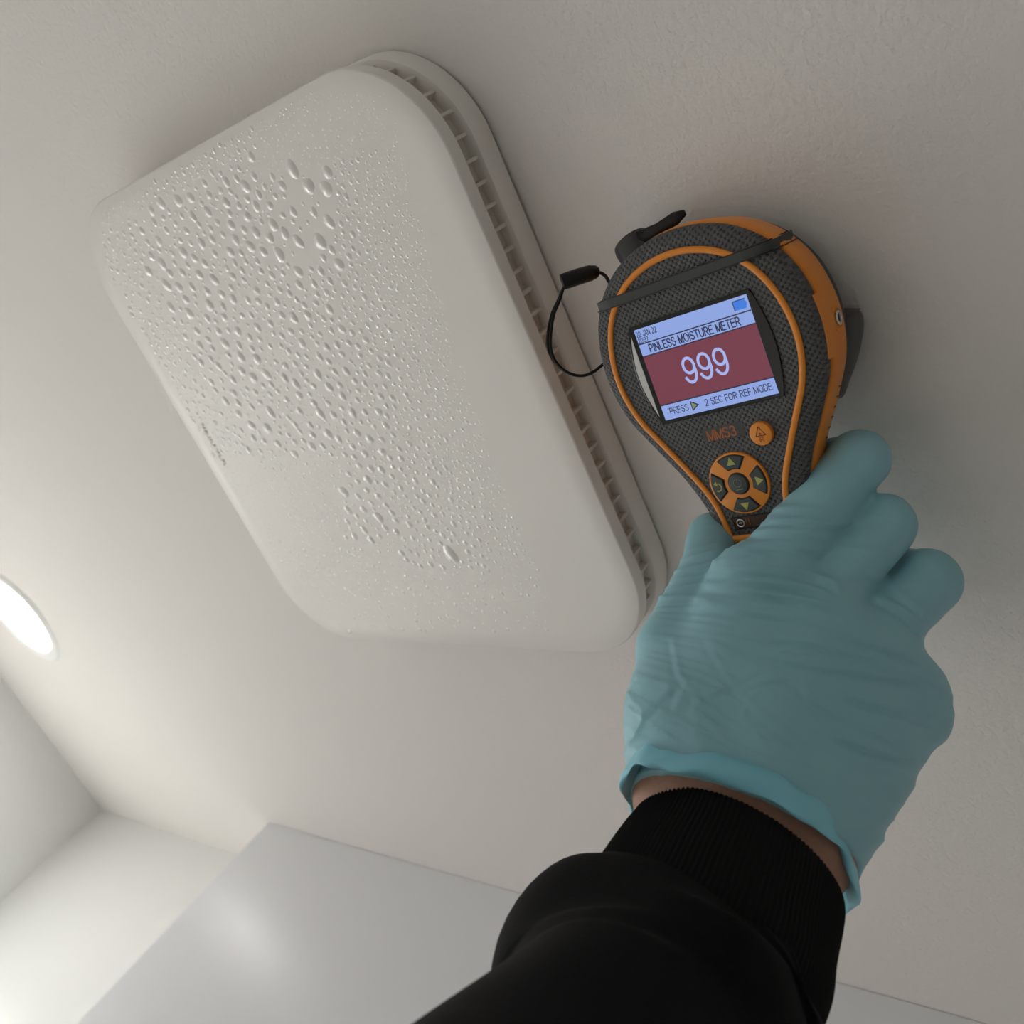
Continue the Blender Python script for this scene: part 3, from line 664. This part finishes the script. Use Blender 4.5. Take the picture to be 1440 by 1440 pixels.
def surface_nets(sdf, lo, hi, h, iso=0.0):
    ax = [np.arange(lo[i], hi[i] + h, h, dtype=np.float32) for i in range(3)]
    nx, ny, nz = map(len, ax); D = np.empty((nx, ny, nz), np.float32)
    for i in range(0, nx, 16):
        G = np.stack(np.meshgrid(ax[0][i:i + 16], ax[1], ax[2], indexing='ij'), -1); D[i:i + 16] = sdf(G) - iso
    s = D < 0
    c = [s[i:nx - 1 + i, j:ny - 1 + j, k:nz - 1 + k] for i in (0, 1) for j in (0, 1) for k in (0, 1)]
    tot = sum(x.astype(np.int8) for x in c); cell = (tot > 0) & (tot < 8)
    idx = -np.ones(cell.shape, np.int64); I = np.argwhere(cell); idx[cell] = np.arange(len(I))
    acc = np.zeros((len(I), 3)); cnt = np.zeros(len(I))
    cor = [(i, j, k) for i in (0, 1) for j in (0, 1) for k in (0, 1)]
    for a in range(8):
        for b in range(a + 1, 8):
            df = np.subtract(cor[b], cor[a])
            if abs(df).sum() != 1: continue
            A = I + cor[a]; B = I + cor[b]; da = D[tuple(A.T)]; db = D[tuple(B.T)]; m_ = (da < 0) != (db < 0)
            t = np.where(m_, da / np.where(m_, da - db, 1), 0)
            acc += np.where(m_[:, None], np.array(cor[a]) + t[:, None] * df, 0); cnt += m_
    V = (I + acc / cnt[:, None]) * h + np.array(lo); F = []
    for d in range(3):
        u, v = (d + 1) % 3, (d + 2) % 3
        sl0 = [slice(None)] * 3; sl1 = [slice(None)] * 3; sl0[d] = slice(0, -1); sl1[d] = slice(1, None)
        a, b = s[tuple(sl0)], s[tuple(sl1)]; E = np.argwhere(a != b)
        E = E[(E[:, u] > 0) & (E[:, v] > 0) & (E[:, u] < s.shape[u] - 1) & (E[:, v] < s.shape[v] - 1)]
        fl_ = a[tuple(E.T)]; du = np.eye(3, dtype=int)[u]; dv = np.eye(3, dtype=int)[v]
        q = np.stack([idx[tuple((E - du - dv).T)], idx[tuple((E - dv).T)], idx[tuple(E.T)], idx[tuple((E - du).T)]], 1)
        q[~fl_] = q[~fl_][:, ::-1]; F.append(q)
    return V, np.vstack(F)
def grad(sdf, V, e=0.0006):
    g = np.stack([sdf((V + e * np.eye(3)[i]).astype(np.float32)) - sdf((V - e * np.eye(3)[i]).astype(np.float32)) for i in range(3)], -1); return g / (np.linalg.norm(g, axis=1)[:, None] + 1e-9)
# cut plane of the glove opening (camera coordinates)
RL, RR, RN = CV(893, 1108, .340), CV(1196, 1236, .330), CV(1015, 1086, .312)
RC = (RL + RR) / 2; RA = (RR - RL) / 2; RB = RN - RC; RB = RB - RA * (RB @ RA) / (RA @ RA) * 0.35
RX = np.cross(RA, RB); RX /= np.linalg.norm(RX)
if RX[2] > 0: RX = -RX                # towards the elbow
def glove_sdf(P):
    d = hand_sdf(P); return np.maximum(d, ((P - RC.astype(np.float32)) @ RX.astype(np.float32)) - 0.002)
lo, hi = np.array([.030, -.045, .295]), np.array([.190, .160, .445])
GV, GF = surface_nets(glove_sdf, lo, hi, 0.00095)
N = grad(hand_sdf, GV)
px = GV[:, :2] / GV[:, 2:] * FPX + 720
# tension folds: they fan out from the thumb web across the back of the hand
F0 = np.array([640.0, 800.0]); dv_ = px - F0; rad = np.hypot(dv_[:, 0], dv_[:, 1]); phi = np.degrees(np.arctan2(dv_[:, 1], dv_[:, 0]))
curve = phi + 3.0 * np.sin((rad - 300) / 160.0) + 2.2 * vnoise(rad / 120, phi / 14, 3)
n1 = vnoise(curve / 3.4, rad / 260, 1); n2 = vnoise(curve / 1.7 + 9, rad / 180, 2)
fold = (1 - np.abs(n1)) ** 4 * 0.55 + (1 - np.abs(n2)) ** 5 * 0.30
amp = np.clip((vnoise(px[:, 0] / 110, px[:, 1] / 90, 7) + 0.75), 0.1, 1.4)
finger = np.clip((px[:, 0] + 0.9 * (1440 - px[:, 1]) - 1790) / 110, 0, 1)       # smoother on the fingertips
web = np.exp(-(((px[:, 0] - 1120) / 90) ** 2 + ((px[:, 1] - 735) / 26) ** 2))
disp = 0.0013 * fold * amp * (1 - 0.75 * finger) + 0.0007 * web * (1 - np.abs(vnoise(px[:, 1] / 7.5 + 0.02 * px[:, 0], px[:, 0] / 90, 9))) ** 3
# crumple near the wrist and along the outer edge
wr = np.clip((px[:, 1] - 930) / 120, 0, 1) * np.clip((1120 - px[:, 0]) / 120, 0, 1)
disp += 0.0010 * wr * (1 - np.abs(vnoise((px[:, 0] + 0.5 * px[:, 1]) / 34, (px[:, 1] - 0.6 * px[:, 0]) / 60, 12))) ** 4
edge = np.clip((px[:, 0] - 1230 + 0.32 * (px[:, 1] - 980)) / 60, 0, 1) * np.clip((px[:, 1] - 920) / 60, 0, 1)
disp += 0.0008 * edge * vnoise(px[:, 1] / 16, px[:, 0] / 60, 15)
disp += 0.0006 * vnoise(px[:, 0] / 60, px[:, 1] / 60, 20)
CR = [((430, 600), (560, 540), (700, 545), (830, 590)), ((410, 650), (600, 640), (800, 670), (900, 720)), ((540, 450), (680, 440), (800, 455), (900, 460), (1010, 430)), ((560, 420), (700, 400), (830, 415), (890, 425)),
      ((520, 500), (640, 490), (760, 500), (860, 530)), ((350, 700), (550, 720), (760, 760), (900, 800)), ((330, 770), (560, 800), (800, 850), (1100, 960), (1230, 1010)), ((940, 640), (1080, 700), (1200, 800), (1225, 840)),
      ((1000, 740), (1120, 790), (1220, 880)), ((560, 960), (760, 1010), (1000, 1040), (1280, 1090)), ((480, 1100), (700, 1060), (800, 1160), (1000, 1260), (1200, 1360)), ((380, 900), (420, 1000), (560, 1180), (700, 1290), (820, 1420)),
      ((240, 900), (270, 1050), (345, 1140)), ((345, 1140), (480, 1080), (600, 1020)), ((345, 1140), (310, 1220)), ((300, 1080), (240, 1200)), ((100, 1220), (240, 1100)), ((180, 1240), (330, 1270), (500, 1340), (620, 1420)),
      ((1000, 1000), (1200, 1050), (1290, 1090)), ((900, 1130), (1100, 1180), (1280, 1230)), ((850, 1280), (1050, 1350), (1200, 1380)), ((300, 600), (380, 590), (440, 560)), ((290, 640), (380, 640), (430, 620)),
      ((420, 680), (640, 690), (860, 730)), ((600, 900), (820, 930), (1060, 1000))]
facing = np.clip(-(N * GV / np.linalg.norm(GV, axis=1)[:, None]).sum(1) * 2.0 + 0.2, 0, 1)
for ci, c in enumerate(CR):
    Q = catmull([(860 + x / 2.769, 570 + y / 2.769) for x, y in c], 6); best = np.full(len(px), 1e9); sd = np.zeros(len(px)); tt = np.zeros(len(px))
    bb = (px[:, 0] > Q[:, 0].min() - 40) & (px[:, 0] < Q[:, 0].max() + 40) & (px[:, 1] > Q[:, 1].min() - 40) & (px[:, 1] < Q[:, 1].max() + 40) & (facing > 0)
    pb2 = px[bb]; be = np.full(len(pb2), 1e9); sg = np.zeros(len(pb2)); tq = np.zeros(len(pb2))
    for k in range(len(Q) - 1):
        ab = Q[k + 1] - Q[k]; t = np.clip(((pb2 - Q[k]) @ ab) / (ab @ ab), 0, 1); dq = pb2 - Q[k] - t[:, None] * ab; dd = np.hypot(dq[:, 0], dq[:, 1])
        m_ = dd < be; be[m_] = dd[m_]; sg[m_] = np.sign(ab[0] * dq[:, 1] - ab[1] * dq[:, 0])[m_]; tq[m_] = ((k + t) / (len(Q) - 1))[m_]
    sd_ = be * sg; fade = np.clip(np.minimum(tq, 1 - tq) * 6, 0, 1) * np.exp(-np.maximum(be - 14, 0) / 4)
    wv = 1.0 + 0.3 * math.sin(ci * 1.7)
    disp[bb] += (0.0003 if 12 <= ci <= 17 else 0.00035 if ci in (11, 21, 22) else 0.0008) * wv * fade * facing[bb] * (np.exp(-(sd_ / 5.5) ** 2) - 0.9 * np.exp(-((sd_ - 8.5) / 4.5) ** 2))
GVd = GV + N * disp[:, None]
def c2w(V): return np.asarray(V) @ RW.T + CAM
M_glove = mat('teal_nitrile', lin((146, 195, 207)), 0.42, 0.4)
bump_noise(M_glove, 420, 0.06, 0.0006, 3)
M_roll = mat('teal_nitrile_rolled', lin((140, 210, 228)), 0.45, 0.4)
M_skin = bump_noise(mat('skin', lin((176, 134, 114)), 0.55, 0.4), 700, 0.25, 0.0004, 4, 0.12)
SV, SF = surface_nets(lambda P: hand_sdf(P, True), np.array([-.08, -.045, .100]), np.array([.190, .200, .445]), 0.0030, -0.0022)
arm = mesh_obj('person', c2w(SV), SF, M_skin)
tag(arm, 'person reaching up with one arm in a black sleeve and teal glove, gripping the meter', 'person')
glove = mesh_obj('glove', c2w(GVd), GF, M_glove, arm); glove['label'] = 'wrinkled teal nitrile glove'
# rolled cuff of the glove
nphi = 160; nk = 18; rings = []
for i in range(nphi):
    a = 2 * math.pi * i / nphi; ca, sa = math.cos(a), math.sin(a)
    sq = lambda q: math.copysign(abs(q) ** 0.72, q)
    e = RC + RA * sq(ca) + RB * sq(sa); nout = RA / np.linalg.norm(RA) * ca + RB / np.linalg.norm(RB) * sa; nout /= np.linalg.norm(nout)
    near = max(0, sa)
    wob = 0.0016 * math.sin(3 * a + 1) + 0.0010 * math.sin(7 * a) + 0.0004 * math.sin(17 * a)
    wd = 0.0056 + 0.0010 * math.sin(2 * a + 0.7) + 0.0006 * math.sin(5 * a); th = 0.0018 + 0.0005 * math.sin(4 * a + 2)
    q = []
    for k in range(nk):
        b = 2 * math.pi * k / nk; cb, sb = math.cos(b), math.sin(b)
        fold = 0.0005 * math.sin(2 * b + 3 * a)
        q.append(e + RX * (wd * cb + wob) + nout * (th * sb + fold + 0.0014 * cb + 0.0009 + 0.0007 * math.sin(11 * a + 2 * b) * max(0, cb)))
    rings.append(q)
rings.append(rings[0]); V, F = loft(rings, False, False)
mesh_obj('rolled_cuff', c2w(V), F, M_roll, glove)

# ------------------------------------------------------------------ sleeve of the sweatshirt
M_knit = bump_noise(mat('black_knit', (0.0078, 0.0076, 0.0080), 0.9, 0.2), 1500, 0.5, 0.0006, 4)
M_fleece = bump_noise(mat('black_fleece', (0.0040, 0.0039, 0.0045), 0.92, 0.12, sheen=0.02), 900, 0.4, 0.0006, 4)
def ringset(stations, nphi, fn):
    C = np.array([s[0] for s in stations]); Rr = np.array([s[1] for s in stations]); Fl = np.array([s[2] for s in stations]); n = len(C); rings = []
    T = np.gradient(C, axis=0); T /= np.linalg.norm(T, axis=1)[:, None]
    for i in range(n):
        v = np.array([0.92, 0.38, 0.0]); v = v - T[i] * (v @ T[i]); v /= np.linalg.norm(v); u = np.cross(T[i], v)
        q = []
        for j in range(nphi):
            a = 2 * math.pi * j / nphi; rr = Rr[i] + fn(i / (n - 1), a)
            q.append(C[i] + rr * (math.cos(a) * v + Fl[i] * math.sin(a) * u))
        rings.append(q)
    return rings
def stations(L, sub):
    A = catmull([(*CV(*s[0]), s[1], s[2]) for s in L], sub); return [(a[:3], a[3], a[4]) for a in A]
cuffL = [((1040, 1204, .326), .0300, .80), ((1038, 1210, .325), .0348, .80), ((1028, 1234, .320), .0368, .82), ((1008, 1280, .312), .0385, .84), ((990, 1330, .304), .0400, .86), ((970, 1390, .294), .0385, .88)]
cs = stations(cuffL, 8)
rings = ringset(cs, 660, lambda s, a: 0.00036 * math.cos(132 * a) * min(1, s * 9) + 0.0010 * math.sin(3 * a + 1 + 3 * s) * s)
V, F = loft(rings, False, True)
slL = [((980, 1410, .294), .0380, .86), ((972, 1408, .293), .0430, .86), ((955, 1412, .290), .0470, .88), ((933, 1438, .283), .0490, .90), ((925, 1498, .269), .0495, .92), ((900, 1585, .250), .0505, .94), ((815, 1735, .215), .0535, .96), ((720, 1920, .182), .0560, .96)]
ss = stations(slL, 8)
el = np.array([-.016, .172, .140]); ss += [(el, .058, .97), (el + np.array([-.018, .010, -.03]), .057, .97), (el + np.array([-.030, .017, -.05]), .044, .97)]
def fold_fn(s, a):
    x = np.array([a / (2 * math.pi) * 7]); y = np.array([s * 6.0])
    aa = a
    return float(0.0022 * math.sin(2 * aa + 5 * s) + 0.0020 * math.sin(3 * aa - 9 * s + 1) + 0.0012 * math.sin(5 * aa + 14 * s)) * min(1, s * 6)
ringsS = ringset(ss, 220, fold_fn)
V2, F2 = loft(ringsS, False, True)
sleeve = mesh_obj('sleeve', c2w(V2), F2, M_fleece, arm); sleeve['label'] = 'black fleece sweatshirt sleeve'
mesh_obj('ribbed_cuff', c2w(V), F, M_knit, sleeve)['label'] = 'black rib-knit cuff'
